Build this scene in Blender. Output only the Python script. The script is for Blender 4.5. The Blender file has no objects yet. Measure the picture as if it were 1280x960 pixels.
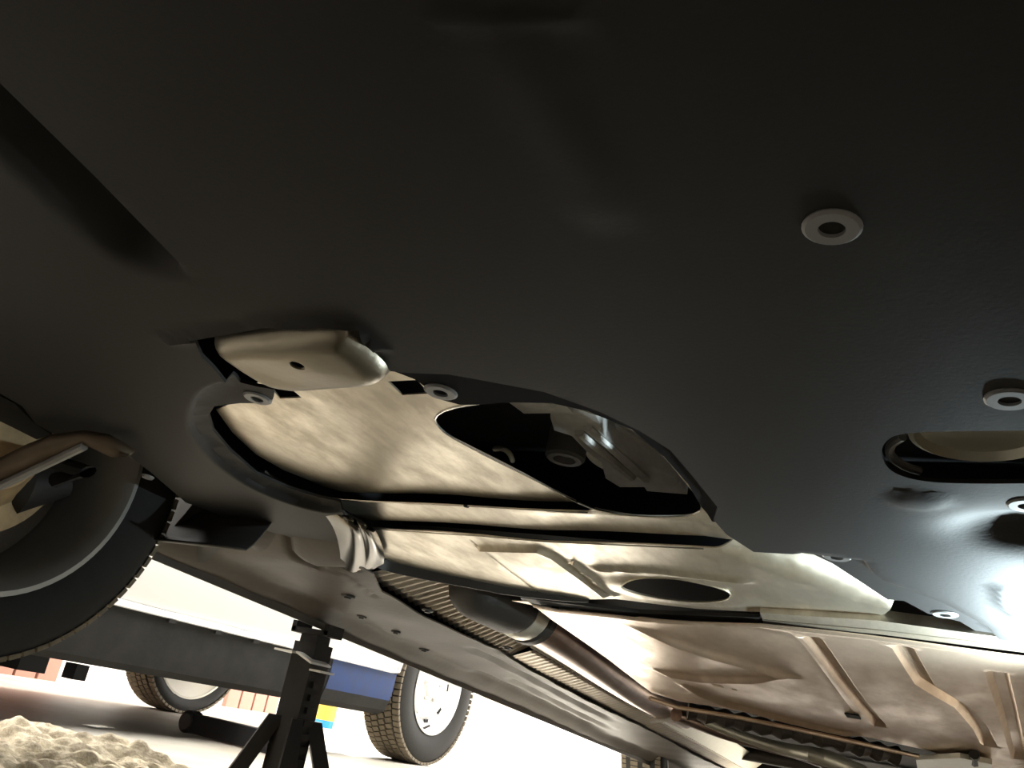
import bpy, bmesh, math, random
import numpy as np
from mathutils import Vector, Matrix
from mathutils.geometry import delaunay_2d_cdt
random.seed(7); rng = np.random.default_rng(7)
S = bpy.context.scene; COL = S.collection

# ------------------------------------------------------------------ camera
F = 1100.0                                   # focal length for a 1280 px wide frame
HC = 0.25                                    # camera height above the floor
TH = math.radians(4.0)                       # the car is jacked up nose-high by this much
yc = np.array([590, 650, F]); yc = yc/np.linalg.norm(yc)
xc = np.array([2079, -26, -F]); xc = xc - yc*(xc@yc); xc = xc/np.linalg.norm(xc)
zc = np.cross(xc, yc)                        # car axes seen from the camera: x right, y rearwards, z up
CT, ST = math.cos(TH), math.sin(TH)
def c2w(p): return np.array([p[0], CT*p[1]+ST*p[2], -ST*p[1]+CT*p[2]+HC])
def w2c(p): q = p[2]-HC; return np.array([p[0], CT*p[1]-ST*q, ST*p[1]+CT*q])
cam = bpy.data.cameras.new('camera'); cam_o = bpy.data.objects.new('camera', cam); COL.objects.link(cam_o)
cam.sensor_width = 36; cam.lens = F/1280*36; cam.clip_start = 0.01
def dirw(k): v = np.array([xc[k], yc[k], zc[k]]); return c2w(v)-np.array([0, 0, HC])
r_, d_, f_ = dirw(0), dirw(1), dirw(2)
cam_o.matrix_world = Matrix(((r_[0], -d_[0], -f_[0], 0), (r_[1], -d_[1], -f_[1], 0), (r_[2], -d_[2], -f_[2], HC), (0, 0, 0, 1)))
S.camera = cam_o

# ------------------------------------------------------------------ light and exposure
w = bpy.data.worlds.new('sky'); S.world = w; w.use_nodes = True
bg = w.node_tree.nodes['Background']; bg.inputs[0].default_value = (1.0, 0.97, 0.92, 1); bg.inputs[1].default_value = 10.0
sun = bpy.data.lights.new('sun', 'SUN'); sun.energy = 16.0; sun.angle = math.radians(2); sun.color = (1, .93, .8)
sun_o = bpy.data.objects.new('sun', sun); COL.objects.link(sun_o)
sun_o.rotation_euler = Vector((0.36, -0.80, -0.50)).to_track_quat('-Z', 'Y').to_euler()
sun_o.location = (-4, 9, 8)
S.view_settings.view_transform = 'Standard'; S.view_settings.look = 'None'
S.view_settings.exposure = 0.0; S.view_settings.gamma = 1.0; S.view_settings.use_curve_mapping = False

# ------------------------------------------------------------------ rays: a pixel of the photograph to a point on a real plane
def ray(u, v): d = np.array([u-640, v-480, F]); return np.array([d@xc, d@yc, d@zc])
def C(u, v, z): r = ray(u, v); return r*z/r[2]              # car frame, on the plane z
def CX(u, v, x): r = ray(u, v); return r*x/r[0]
def CZ(u, v, zf):
    z = .33
    for _ in range(8):
        p = C(u, v, z); z = float(zf(np.array([p[0]]), np.array([p[1]]))[0])
    return p
def wray(u, v): r = ray(u, v); return np.array([r[0], CT*r[1]+ST*r[2], -ST*r[1]+CT*r[2]])
def W(u, v, z): r = wray(u, v); p = r*(z-HC)/r[2]; p[2] += HC; return p
def WX(u, v, x): r = wray(u, v); p = r*x/r[0]; p[2] += HC; return p
def P2(px, z): return np.array([C(u, v, z)[:2] for u, v in px])
def PZ(px, zf): return np.array([CZ(u, v, zf)[:2] for u, v in px])

# ------------------------------------------------------------------ materials
def mat(name, base, rough=.5, metal=0.0, noise=0.0, nscale=20, dark=(0, 0, 0), bump=0.0, bscale=60, stretch=None, spec=.5, rvar=0.0):
    m = bpy.data.materials.new(name); m.use_nodes = True; nt = m.node_tree; N = nt.nodes; L = nt.links
    b = N['Principled BSDF']; b.inputs['Base Color'].default_value = (*base, 1); b.inputs['Roughness'].default_value = rough
    b.inputs['Metallic'].default_value = metal; b.inputs['Specular IOR Level'].default_value = spec
    tc = N.new('ShaderNodeTexCoord'); mp = N.new('ShaderNodeMapping'); L.new(tc.outputs['Object'], mp.inputs[0])
    if stretch: mp.inputs['Scale'].default_value = stretch
    if noise > 0:
        n = N.new('ShaderNodeTexNoise'); n.inputs['Scale'].default_value = nscale; n.inputs['Detail'].default_value = 7; n.inputs['Roughness'].default_value = .65
        L.new(mp.outputs[0], n.inputs['Vector'])
        r = N.new('ShaderNodeValToRGB'); r.color_ramp.elements[0].position = .38; r.color_ramp.elements[1].position = .66
        r.color_ramp.elements[0].color = (*[base[i]*(1-noise)+dark[i]*noise for i in range(3)], 1); r.color_ramp.elements[1].color = (*base, 1)
        L.new(n.outputs['Fac'], r.inputs[0]); L.new(r.outputs[0], b.inputs['Base Color'])
        if rvar:
            mr = N.new('ShaderNodeMapRange'); mr.inputs[1].default_value = .35; mr.inputs[2].default_value = .65
            mr.inputs[3].default_value = rough+rvar; mr.inputs[4].default_value = rough-rvar
            L.new(n.outputs['Fac'], mr.inputs[0]); L.new(mr.outputs[0], b.inputs['Roughness'])
    if bump > 0:
        n2 = N.new('ShaderNodeTexNoise'); n2.inputs['Scale'].default_value = bscale; n2.inputs['Detail'].default_value = 4
        L.new(mp.outputs[0], n2.inputs['Vector'])
        bp = N.new('ShaderNodeBump'); bp.inputs['Strength'].default_value = bump; bp.inputs['Distance'].default_value = .004
        L.new(n2.outputs['Fac'], bp.inputs['Height']); L.new(bp.outputs[0], b.inputs['Normal'])
    return m
M = {}
M['plastic'] = mat('black_plastic', (.0205, .0198, .0198), .60, 0, .45, 6, (.015, .014, .0135), .05, 260, spec=.35)
M['metal'] = mat('dusty_sheet_metal', (.82, .75, .62), .36, .9, .45, 30, (.38, .32, .24), .05, 60, (1, .4, 1), rvar=.08)
M['metal_warm'] = mat('warm_dusty_metal', (.90, .73, .58), .37, .88, .42, 14, (.45, .32, .22), .05, 50, (1, .4, 1), rvar=.08)
M['bright'] = mat('bright_steel', (.85, .83, .8), .22, 1)
M['jack'] = mat('scuffed_steel', (.30, .27, .215), .34, .9, .35, 30, (.3, .26, .2), .10, 90)
M['floorpan'] = mat('dirty_underseal', (.057, .043, .031), .52, .05, .5, 10, (.035, .03, .025), .15, 60)
M['liner'] = mat('liner_plastic', (.035, .031, .028), .55, 0, .3, 10, (.02, .018, .016), .1, 90)
M['lip_shade'] = mat('lip_shade_black', (.012, .012, .014), .85, 0, .2, 20, (.01, .01, .01), spec=.12)  # dark colour carries the shade under the tray lip
M['fold'] = mat('bent_steel', (.12, .11, .095), .22, 1, .3, 30, (.2, .18, .15))
M['arm'] = mat('rusty_pressed_steel', (.17, .12, .075), .6, .2, .4, 20, (.08, .06, .04), .1, 60)
M['void'] = mat('void_black', (.012, .012, .014), .8)  # near-black; on the bay backing it paints in unlit depth
M['rubber'] = mat('tyre_rubber', (.026, .025, .024), .75, 0, .3, 40, (.016, .015, .014), .1, 120, spec=.25)
M['rubber_dusty'] = mat('dusty_tyre_rubber', (.20, .165, .115), .8, 0, .5, 60, (.09, .075, .055), .1, 120)
M['cast'] = mat('cast_aluminium', (.66, .64, .61), .5, .15, .3, 60, (.35, .33, .3), .25, 160)
M['rust'] = mat('tan_brake_dust', (.62, .44, .24), .6, .3, .5, 12, (.16, .10, .05), .2, 60)
M['exhaust'] = mat('heat_tinted_steel', (.42, .30, .24), .30, .95, .45, 14, (.2, .14, .12), .08, 70)
M['shield'] = mat('aluminium_heat_shield', (.50, .44, .36), .38, .9, .3, 20, (.3, .25, .2))
M['stand'] = mat('black_stand_paint', (.011, .010, .0095), .5, .1, .3, 25, (.02, .017, .014), .15, 80, spec=.2)
M['white'] = mat('white_paint', (.82, .82, .80), .25)
M['clad'] = mat('grey_mud_cladding', (.022, .0215, .020), .75, 0, .6, 9, (.009, .009, .0085), .1, 60, (1, 1, 1), spec=.2)
M['blue'] = mat('blue_paint', (.012, .042, .165), .55, 0, .4, 14, (.03, .035, .05), spec=.2)
M['rimwhite'] = mat('white_steel_wheel', (.82, .82, .80), .35)
M['rimgrey'] = mat('grey_steel_wheel', (.36, .35, .33), .45, .3, .2, 20, (.2, .19, .18))
M['clip'] = mat('grey_clip', (.30, .30, .30), .45, .3)
M['silver'] = mat('pale_silver', (.72, .70, .60), .4, .6, .2, 30, (.5, .48, .4))
M['backing'] = mat('pale_wheel_backing', (.72, .68, .60), .6, 0, .2, 12, (.5, .46, .4))
M['red'] = mat('faded_red_shutter', (.40, .20, .15), .6)
M['wall'] = mat('white_render', (.86, .84, .80), .8)
M['blocker_wall'] = mat('dark_blocker', (.14, .13, .12), .9)  # only on the added light-blocking walls
M['roof'] = mat('dull_blocker_sheet', (.10, .10, .10), .8)  # only on the added light blockers overhead
M['cloth'] = mat('tan_rug', (.78, .68, .50), .95, 0, .7, 26, (.10, .07, .04), .9, 120)
M['yellow'] = mat('yellow_label', (.8, .5, .08), .5)
M['cyan'] = mat('blue_bottle', (.03, .3, .75), .3)
M['led'] = mat('anodised_black', (.03, .03, .035), .35, .5)
def emis(name, col, s):
    m = bpy.data.materials.new(name); m.use_nodes = True; b = m.node_tree.nodes['Principled BSDF']
    b.inputs['Emission Color'].default_value = (*col, 1); b.inputs['Emission Strength'].default_value = s; return m
M['ledlens'] = emis('led_lens', (.75, .9, 1), 25)
def concrete():
    m = mat('worn_concrete', (.50, .475, .42), .5, 0, .55, 1.6, (.27, .23, .16), .15, 40)
    return m
M['concrete'] = concrete()
M['asph'] = mat('blue_grey_patch', (.36, .39, .40), .7, 0, .3, 6, (.25, .27, .28))

# ------------------------------------------------------------------ mesh helpers
BASE = np.array([-.56, 1.9, -.12])           # car root, in the car frame
def link(o, parent=None):
    COL.objects.link(o)
    if parent is not None: o.parent = parent
    return o
def mesh_obj(name, V, Fc, m, parent=None, smooth=True, angle=35, car=True):
    V = np.asarray(V, float)
    if car: V = V-BASE
    me = bpy.data.meshes.new(name); me.from_pydata(V.tolist(), [], [list(map(int, f)) for f in Fc]); me.update()
    bm = bmesh.new(); bm.from_mesh(me); bmesh.ops.recalc_face_normals(bm, faces=bm.faces); bm.to_mesh(me); bm.free()
    if smooth:
        me.polygons.foreach_set('use_smooth', [True]*len(me.polygons)); me.set_sharp_from_angle(angle=math.radians(angle))
    me.materials.append(m); o = bpy.data.objects.new(name, me); return link(o, parent)
def tag(o, label=None, cat=None, group=None, kind=None):
    for k, v in (('label', label), ('category', cat), ('group', group), ('kind', kind)):
        if v: o[k] = v
    return o
def empty(name, loc, label, cat, group=None, rot=(0, 0, 0)):
    o = bpy.data.objects.new(name, None); link(o); o.location = loc; o.rotation_euler = rot; o.empty_display_size = .1
    return tag(o, label, cat, group)
class MB:
    def __init__(s): s.V = []; s.F = []
    def add(s, V, Fc):
        n = len(s.V); s.V += [tuple(map(float, v)) for v in V]; s.F += [[i+n for i in f] for f in Fc]; return s
    def build(s, name, m, parent=None, **k): return mesh_obj(name, np.array(s.V), s.F, m, parent, **k)
    def box(s, c, size, R=None, taper=1.0):
        c = np.array(c, float); h = np.array(size, float)/2
        V = []
        for z in (-1, 1):
            t = taper if z > 0 else 1
            for x, y in ((-1, -1), (1, -1), (1, 1), (-1, 1)):
                v = np.array([x*h[0]*t, y*h[1]*t, z*h[2]]); V.append(c+(R@v if R is not None else v))
        return s.add(V, [(0, 3, 2, 1), (4, 5, 6, 7), (0, 1, 5, 4), (1, 2, 6, 5), (2, 3, 7, 6), (3, 0, 4, 7)])
    def tube(s, pts, r, n=12, closed=False, caps=True):
        pts = np.array(pts, float); k = len(pts); rr = np.broadcast_to(np.array(r, float), (k,))
        V = []; up = np.array([.13, .21, 1.0])
        for i in range(k):
            if closed: t = pts[(i+1) % k]-pts[i-1]
            else: t = pts[min(i+1, k-1)]-pts[max(i-1, 0)]
            t = t/(np.linalg.norm(t)+1e-12); a = up-t*(up@t)
            if np.linalg.norm(a) < .05: a = np.array([1., 0, 0])-t*t[0]
            a /= np.linalg.norm(a); b = np.cross(t, a)
            for j in range(n):
                q = 2*math.pi*j/n; V.append(pts[i]+rr[i]*(a*math.cos(q)+b*math.sin(q)))
        Fc = []
        for i in range(k if closed else k-1):
            for j in range(n):
                a0 = i*n+j; a1 = i*n+(j+1) % n; b0 = ((i+1) % k)*n+j; b1 = ((i+1) % k)*n+(j+1) % n
                Fc.append((a0, a1, b1, b0))
        if caps and not closed: Fc += [tuple(range(n)), tuple(range((k-1)*n, k*n))]
        return s.add(V, Fc)
    def lathe(s, prof, c, axis='x', n=64, close=False):
        V = []; k = len(prof)
        for j in range(n):
            q = 2*math.pi*j/n; cq, sq = math.cos(q), math.sin(q)
            for a, r in prof:
                if axis == 'x': V.append((c[0]+a, c[1]+r*cq, c[2]+r*sq))
                elif axis == 'y': V.append((c[0]+r*cq, c[1]+a, c[2]+r*sq))
                else: V.append((c[0]+r*cq, c[1]+r*sq, c[2]+a))
        Fc = []
        for j in range(n):
            j2 = (j+1) % n
            for i in range(k if close else k-1):
                i2 = (i+1) % k; Fc.append((j*k+i, j*k+i2, j2*k+i2, j2*k+i))
        return s.add(V, Fc)
    def prism(s, xy, z0, z1):
        xy = np.asarray(xy); n = len(xy)
        z0 = np.broadcast_to(np.array(z0, float), (n,)); z1 = np.broadcast_to(np.array(z1, float), (n,))
        V = [(x, y, z) for (x, y), z in zip(xy, z0)]+[(x, y, z) for (x, y), z in zip(xy, z1)]
        return s.add(V, [tuple(range(n)), tuple(range(n, 2*n))]+[(i, (i+1) % n, n+(i+1) % n, n+i) for i in range(n)])

# ------------------------------------------------------------------ pressed sheets: an outline in plan, holes, and a height function
def resample(P, step, closed=True):
    P = np.asarray(P, float); Q = np.vstack([P, P[:1]]) if closed else P; out = []
    for a, b in zip(Q[:-1], Q[1:]):
        n = max(1, int(math.ceil(np.linalg.norm(b-a)/step)))
        out += [a+(b-a)*i/n for i in range(n)]
    if not closed: out.append(Q[-1])
    return np.array(out)
def smooth_poly(P, it=2, closed=True):
    P = np.asarray(P, float)
    for _ in range(it):                         # Chaikin
        if closed: Q = np.vstack([P, P[:1]])
        else: Q = P
        out = [] if closed else [P[0]]
        for a, b in zip(Q[:-1], Q[1:]): out += [a*.75+b*.25, a*.25+b*.75]
        if not closed: out.append(P[-1])
        P = np.array(out)
    return P
def seg_dist(x, y, P, closed=False, par=False):
    P = np.asarray(P, float); Q = np.vstack([P, P[:1]]) if closed else P
    d = np.full(x.shape, 1e9); T = np.zeros(x.shape); acc = 0
    for a, b in zip(Q[:-1], Q[1:]):
        ab = b-a; l2 = ab@ab+1e-15
        t = np.clip(((x-a[0])*ab[0]+(y-a[1])*ab[1])/l2, 0, 1)
        dd = np.hypot(x-a[0]-t*ab[0], y-a[1]-t*ab[1]); T = np.where(dd < d, acc+t*math.sqrt(l2), T); d = np.minimum(d, dd); acc += math.sqrt(l2)
    return (d, T, acc) if par else d
def inside(x, y, P):
    P = np.asarray(P, float); r = np.zeros(x.shape, bool); j = len(P)-1
    for i in range(len(P)):
        xi, yi = P[i]; xj, yj = P[j]
        cnd = ((yi > y) != (yj > y)) & (x < (xj-xi)*(y-yi)/(yj-yi+1e-15)+xi)
        r ^= cnd; j = i
    return r
def sd(x, y, P): d = seg_dist(x, y, P, True); return np.where(inside(x, y, P), d, -d)
def ss(t): t = np.clip(t, 0, 1); return t*t*(3-2*t)
def sheet(name, outer, zf, sp, m, parent, holes=(), thick=.002, rings=(), lines=(), angle=40, dense=()):
    es = sp*.8; outer = resample(outer, es); hs = [resample(h, es) for h in holes]
    lo, hi = outer.min(0), outer.max(0)
    gx, gy = np.meshgrid(np.arange(lo[0], hi[0], sp), np.arange(lo[1], hi[1], sp)); gx = gx+(np.arange(gx.shape[0]) % 2)[:, None]*sp/2
    pts = [np.c_[gx.ravel(), gy.ravel()]]
    for L, offs in lines:                        # rows of points along a crease
        L = resample(np.asarray(L), sp*.7, False); t = np.gradient(L, axis=0); t /= np.linalg.norm(t, axis=1)[:, None]+1e-12; nrm = np.c_[-t[:, 1], t[:, 0]]
        for o in offs: pts.append(L+nrm*o)
    for poly in [outer]+hs:
        t = np.roll(poly, -1, 0)-np.roll(poly, 1, 0); t /= np.linalg.norm(t, axis=1)[:, None]+1e-12; nrm = np.c_[-t[:, 1], t[:, 0]]
        for o in rings: pts += [poly+nrm*o, poly-nrm*o]
    g = pts[0]
    for L, offs in lines: g = g[seg_dist(g[:, 0], g[:, 1], np.asarray(L)) > max(abs(o) for o in offs)+sp*.3]
    pts[0] = g; P = np.vstack(pts)
    if lines or rings:                           # thin out near-duplicates
        key = np.round(P/.0007).astype(int); _, idx = np.unique(key, axis=0, return_index=True); P = P[idx]
    ok = inside(P[:, 0], P[:, 1], outer) & (seg_dist(P[:, 0], P[:, 1], outer, True) > min([sp*.3]+[r*.7 for r in rings]))
    for h in hs: ok &= ~inside(P[:, 0], P[:, 1], h) & (seg_dist(P[:, 0], P[:, 1], h, True) > min([sp*.3]+[r*.7 for r in rings]))
    P = P[ok]; vs = [Vector(p) for p in outer]; ed = [(i, (i+1) % len(outer)) for i in range(len(outer))]
    for h in hs:
        b = len(vs); vs += [Vector(p) for p in h]; ed += [(b+i, b+(i+1) % len(h)) for i in range(len(h))]
    vs += [Vector(p) for p in P]
    v2, e2, f2, _, _, _ = delaunay_2d_cdt(vs, ed, [], 0, 1e-7)
    X = np.array([v[:] for v in v2]); T = np.array([f for f in f2 if len(f) == 3]); cen = X[T].mean(1)
    keep = inside(cen[:, 0], cen[:, 1], outer)
    for h in hs: keep &= ~inside(cen[:, 0], cen[:, 1], h)
    T = T[keep]; z = zf(X[:, 0], X[:, 1])
    n = len(X); V = np.vstack([np.c_[X, z], np.c_[X, z+thick]])
    from collections import Counter
    E = Counter(); D = {}
    for a, b, c_ in T:
        for p, q in ((a, b), (b, c_), (c_, a)): k = (min(p, q), max(p, q)); E[k] += 1; D[k] = (p, q)
    rim = [D[k] for k, v in E.items() if v == 1]
    Fc = T.tolist()+[(a+n, c_+n, b+n) for a, b, c_ in T.tolist()]+[(q, p, p+n, q+n) for p, q in rim]
    used = np.unique(np.array([i for f in Fc for i in f])); mp = -np.ones(2*n, int); mp[used] = np.arange(len(used))
    return mesh_obj(name, V[used], [[mp[i] for i in f] for f in Fc], m, parent, angle=angle)

# ================================================================== SETTING
def plane_struct(name, V, m, label=None, thick=None):
    o = mesh_obj(name, V, [tuple(range(len(V)))], m, car=False, smooth=False); o['kind'] = 'structure'; return o
def box_struct(name, c, s, m): o = MB().box(c, s).build(name, m, car=False, smooth=False); o['kind'] = 'structure'; return o
box_struct('floor', (0, 6, -.1), (40, 40, .2), M['concrete'])
XW = -5.2
box_struct('wall_left', (XW-.1, 5, 1.3), (.2, 26, 2.6), M['wall'])
box_struct('blocker_front', (-1.2, -.50, 1.5), (8, .2, 3.0), M['blocker_wall'])  # unseen light blocker added close behind the camera
box_struct('blocker_right', (1.3, 4.3, 1.5), (.2, 10.6, 3.0), M['blocker_wall'])  # unseen, added to darken the right-hand side
box_struct('blocker_overhead', (.75, 5.0, 3.05), (1.3, 7.2, .1), M['roof'])  # unseen overhead piece added to cut light from the right
box_struct('blocker_roof', (.0, .4, 3.05), (2.8, 2.0, .1), M['roof'])  # unseen cover added to keep sky light off the front

# ================================================================== THE CAR
car = empty('car', c2w(BASE), 'jacked-up car filling the frame, seen from beneath its black undertray and dusty metal skid plates', 'car', rot=(-TH, 0, 0))
H = .32
# ---- undertray
chan = P2([(-60, 50), (0, 110), (120, 225), (240, 345)], H)
flR = P2([(580, 474), (600, 476), (680, 489), (750, 514), (800, 538), (838, 562), (868, 597), (898, 634), (905, 650), (880, 650), (800, 620), (650, 545), (590, 512)], H)
flL = P2([(345, 478), (300, 478), (268, 481), (246, 494), (234, 522), (238, 545), (275, 585), (330, 618), (400, 640), (440, 640), (420, 560), (360, 480)], H)
dimp = C(1150, 625, H); hol = C(1270, 668, H)
fold1 = P2([(640, 60), (690, 150), (735, 215), (750, 260)], H)
seam = P2([(548, 22), (714, 22)], H)
lipj = P2([(215, 424), (300, 412), (400, 398), (440, 402), (470, 430)], H)
flB = P2([(1000, 690), (1080, 700), (1090, 715), (1105, 727), (1180, 755), (1235, 785), (1260, 812), (1200, 800), (1100, 780), (1000, 730)], H)
rdg = P2([(1254, 735), (1258, 755), (1275, 772), (1300, 785)], H)
flR = smooth_poly(flR, 2); flL = smooth_poly(flL, 2)
def zt(x, y):
    z = np.full(np.shape(x), H)
    d, T, L = seg_dist(x, y, chan, par=True)
    side = np.where(((x-chan[0][0])*(chan[-1][1]-chan[0][1])-(y-chan[0][1])*(chan[-1][0]-chan[0][0])) < 0, 1, -1)
    z = z+.03*np.where(side > 0, ss(d/.006)*(1-ss((d-.02)/.05)), 0)*(1-ss((T-L*.82)/(L*.18)))
    z = z+.016*ss((sd(x, y, flL)+.002)/.009)
    z = z+.008*ss((sd(x, y, flB)+.002)/.008)
    d = np.hypot(x-dimp[0], y-dimp[1]); z = z-.004*(1-ss((d-.018)/.008))
    z = z+.022*np.exp(-((x-hol[0])/.05)**2-((y-hol[1])/.045)**2)
    z = z-.002*(1-ss(seg_dist(x, y, fold1)/.03))-.0012*(1-ss(seg_dist(x, y, seam)/.006))
    z = z-.007*(1-ss(seg_dist(x, y, lipj)/.010))-.006*(1-ss(seg_dist(x, y, rdg)/.012))
    z = z+.05*ss((-y-.0)/.25)+.002*np.sin(x*9)*np.sin(y*7+1)
    return z
wheel_edge = [(-90, 425), (0, 492), (28, 508), (45, 530), (72, 545), (130, 552), (165, 572), (190, 592), (232, 628), (272, 643), (310, 668), (345, 702), (390, 724), (445, 735)]
opening = [(452, 660), (428, 640), (400, 622), (360, 610), (320, 592), (287, 563), (266, 538), (261, 519), (268, 508), (300, 504), (330, 504), (341, 499), (343, 487), (320, 483), (300, 478), (268, 462), (252, 446), (237, 427), (330, 414),
           (400, 406), (428, 404), (447, 416), (465, 440), (488, 464), (505, 466), (530, 467), (560, 468), (600, 475), (680, 490), (750, 515), (800, 539), (838, 563), (868, 598), (897, 634), (892, 650), (908, 668), (942, 690), (1000, 692), (1040, 704), (1110, 750), (1130, 751), (1160, 767), (1200, 777), (1225, 792), (1300, 803)]
tray_out = np.vstack([[[-1.40, -.10], [-1.40, .44]], PZ(wheel_edge, zt), PZ(opening, zt), [[.12, 1.46], [.12, -.10]]])
slot = smooth_poly(PZ([(1100, 566), (1108, 549), (1130, 541), (1200, 539), (1330, 538), (1350, 560), (1340, 604), (1190, 605), (1140, 600), (1110, 588)], zt), 2)
tray = sheet('undertray', tray_out, zt, .011, M['plastic'], car, [slot], .004,
             lines=[(chan, (-.002, .002, .004, .008)), (flL[:38], (-.003, 0, .003, .007, .010)), (lipj, (-.006, 0, .006)), (seam, (-.004, 0, .004)), (flB[:7], (-.003, 0, .003, .007))])
tray['label'] = 'black plastic undertray'
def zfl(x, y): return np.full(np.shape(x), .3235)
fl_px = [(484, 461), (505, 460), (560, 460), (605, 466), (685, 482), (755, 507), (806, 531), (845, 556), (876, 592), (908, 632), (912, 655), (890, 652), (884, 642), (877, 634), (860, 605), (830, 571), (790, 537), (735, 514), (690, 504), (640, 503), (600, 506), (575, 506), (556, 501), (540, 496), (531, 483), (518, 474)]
flange = sheet('opening_flange', P2(fl_px, .3235), zfl, .01, M['lip_shade'], tray, (), .002)
flange['label'] = 'recessed flange round the opening, its colour darkened for lip shade'

# ---- fasteners on the tray
def clip_mesh():
    b = MB(); b.lathe([(.004, .0165), (0.0, .0165), (-.0015, .0145), (-.0015, .0075), (.012, .0070), (.012, .0)], (0, 0, 0), 'z', 28)
    return b
def clip(px, zf, parent, dz=-.001, sc=1.0):
    global CLIP
    p = CZ(*px, zfl if px == (551, 489) else zf)
    if CLIP is None:
        o = clip_mesh().build('fastener', M['clip'], parent, car=False); CLIP = o
        s = MB(); s.lathe([(.012, .0052), (.004, .0052), (.002, .0042), (.002, .0022), (.006, .0018), (.006, 0)], (0, 0, 0), 'z', 16)
        o.location = Vector(p-BASE)+Vector((0, 0, dz))
        return o
    o = CLIP.copy(); link(o, parent); o.location = Vector(p-BASE)+Vector((0, 0, dz)); o.scale = (sc,)*3; return o
CLIP = None
for px in [(1040, 283), (1262, 498), (1284, 630), (1046, 695), (1181, 767), (322, 497), (551, 489)]:
    c_ = clip(px, zt, tray); c_.rotation_euler = (0, 0, random.random()*3)
plugm = MB(); plugm.prism([(-.006, -.0045), (.006, -.0045), (.006, .0045), (-.006, .0045)], .003, .012)
plug0 = None
for px in [(1040, 283), (1262, 498), (1284, 630), (1046, 695), (1181, 767), (322, 497), (551, 489)]:
    p = CZ(*px, zfl if px == (551, 489) else zt)
    if plug0 is None: plug0 = plugm.build('screw_head', M['liner'], tray, car=False); o = plug0
    else: o = plug0.copy(); link(o, tray)
    o.location = Vector(p-BASE); o.rotation_euler = (0, 0, .3)

# ---- jack point pan
jp = smooth_poly(P2([(256, 421), (330, 413), (400, 407), (432, 409), (452, 424), (474, 442), (490, 460), (487, 472), (465, 477), (420, 481), (380, 481), (340, 474), (305, 458), (278, 441)], .318), 2)
jh = C(372, 455, .302)
def zj(x, y):
    d = np.maximum(sd(x, y, jp), 0); r = .022; q = np.clip(1-d/r, 0, 1)
    z = .302+.03*(1-np.sqrt(np.clip(1-q*q, 0, 1)))
    return z+.002*np.sin(x*40+1)*np.sin(y*50)
an = np.linspace(0, 2*math.pi, 20, endpoint=False)
jhole = np.c_[jh[0]+.0075*np.cos(an), jh[1]+.0075*np.sin(an)]
jack_pan = sheet('jack_point', jp, zj, .005, M['jack'], car, [jhole], .003, rings=(.0012, .003, .006))
jack_pan['label'] = 'scuffed steel front jacking pan with a hole'
b = MB(); b.tube([(jh[0]+.0075*math.cos(a), jh[1]+.0075*math.sin(a), jh[2]-.0003) for a in an], .0011, 6, closed=True); b.build('hole_rim', M['jack'], jack_pan)

# ---- front skid plate with its access hole
g1 = P2([(360, 606), (430, 614), (580, 620), (720, 628), (800, 631), (960, 640)], .356)
g2 = P2([(420, 647), (500, 651), (600, 656), (680, 662), (880, 669), (930, 676), (1100, 690), (1300, 704)], .344)
def yl(L, x): return np.interp(x, L[:, 0], L[:, 1])
def stp(L, x, y, w_=.004): return ss((y-yl(L, x))/w_)
def zA(x, y): return .356+.0015*np.sin(x*23+y*11)*np.cos(y*19)
def zA2(x, y): return .344-.002*np.exp(-((y-yl(g1, x)-.004)/.005)**2)+.0008*np.sin(x*23+y*11)
g1z = P2([(360, 606), (430, 614), (580, 620), (720, 628), (800, 631), (960, 640)], .356)
outA = np.vstack([PZ([(270, 512), (300, 500), (330, 470), (420, 455), (520, 462), (640, 480), (760, 500), (830, 540), (880, 590), (930, 636)], zA), [[p[0], p[1]] for p in P2([(880, 636), (800, 631), (720, 628), (580, 620), (430, 614), (405, 608)], .356)], PZ([(355, 588), (320, 568), (290, 540)], zA)])
g1l = P2([(400, 617), (430, 625), (580, 632), (735, 641), (960, 652)], .344); g2l = P2([(420, 655), (455, 659), (500, 663), (600, 669), (680, 676), (880, 685), (960, 692), (1100, 704)], .332)
g1 = g1l; g2 = P2([(420, 647), (500, 651), (600, 656), (680, 662), (880, 669), (930, 676), (985, 682)], .344)
outA2 = np.vstack([P2([(412, 622), (430, 625), (580, 632), (735, 640), (760, 630), (875, 630), (905, 645)], .344), P2([(950, 672), (970, 681), (930, 676), (880, 669), (680, 662), (600, 656), (500, 651), (452, 649), (436, 640)], .344)])
hole_px = smooth_poly([(543, 521), (558, 511), (592, 505), (640, 502), (690, 503), (735, 513), (790, 535), (830, 570), (860, 605), (878, 631), (874, 642), (850, 646), (800, 645), (760, 640), (730, 632), (700, 617), (640, 585), (590, 560), (560, 545), (546, 532)], 1)
holeA = PZ(hole_px, zA); holeA2 = PZ(hole_px, zA2)
def clip_hole(outer, hole):                    # the hole bites through the edge of the sheet: walk the outline round it
    oi = resample(outer, .004); hi = resample(hole, .004)
    keep_o = ~inside(oi[:, 0], oi[:, 1], hole); keep_h = inside(hi[:, 0], hi[:, 1], outer)
    k = next(i for i in range(len(oi)) if keep_o[i] and not keep_o[i-1]); oi = np.roll(oi, -k, 0); keep_o = np.roll(keep_o, -k)
    k = next(i for i in range(len(hi)) if keep_h[i] and not keep_h[i-1]); hi = np.roll(hi, -k, 0); keep_h = np.roll(keep_h, -k)
    A = oi[keep_o]; Bq = hi[keep_h]
    if np.linalg.norm(A[-1]-Bq[0]) > np.linalg.norm(A[-1]-Bq[-1]): Bq = Bq[::-1]
    return np.vstack([A, Bq])
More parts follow.
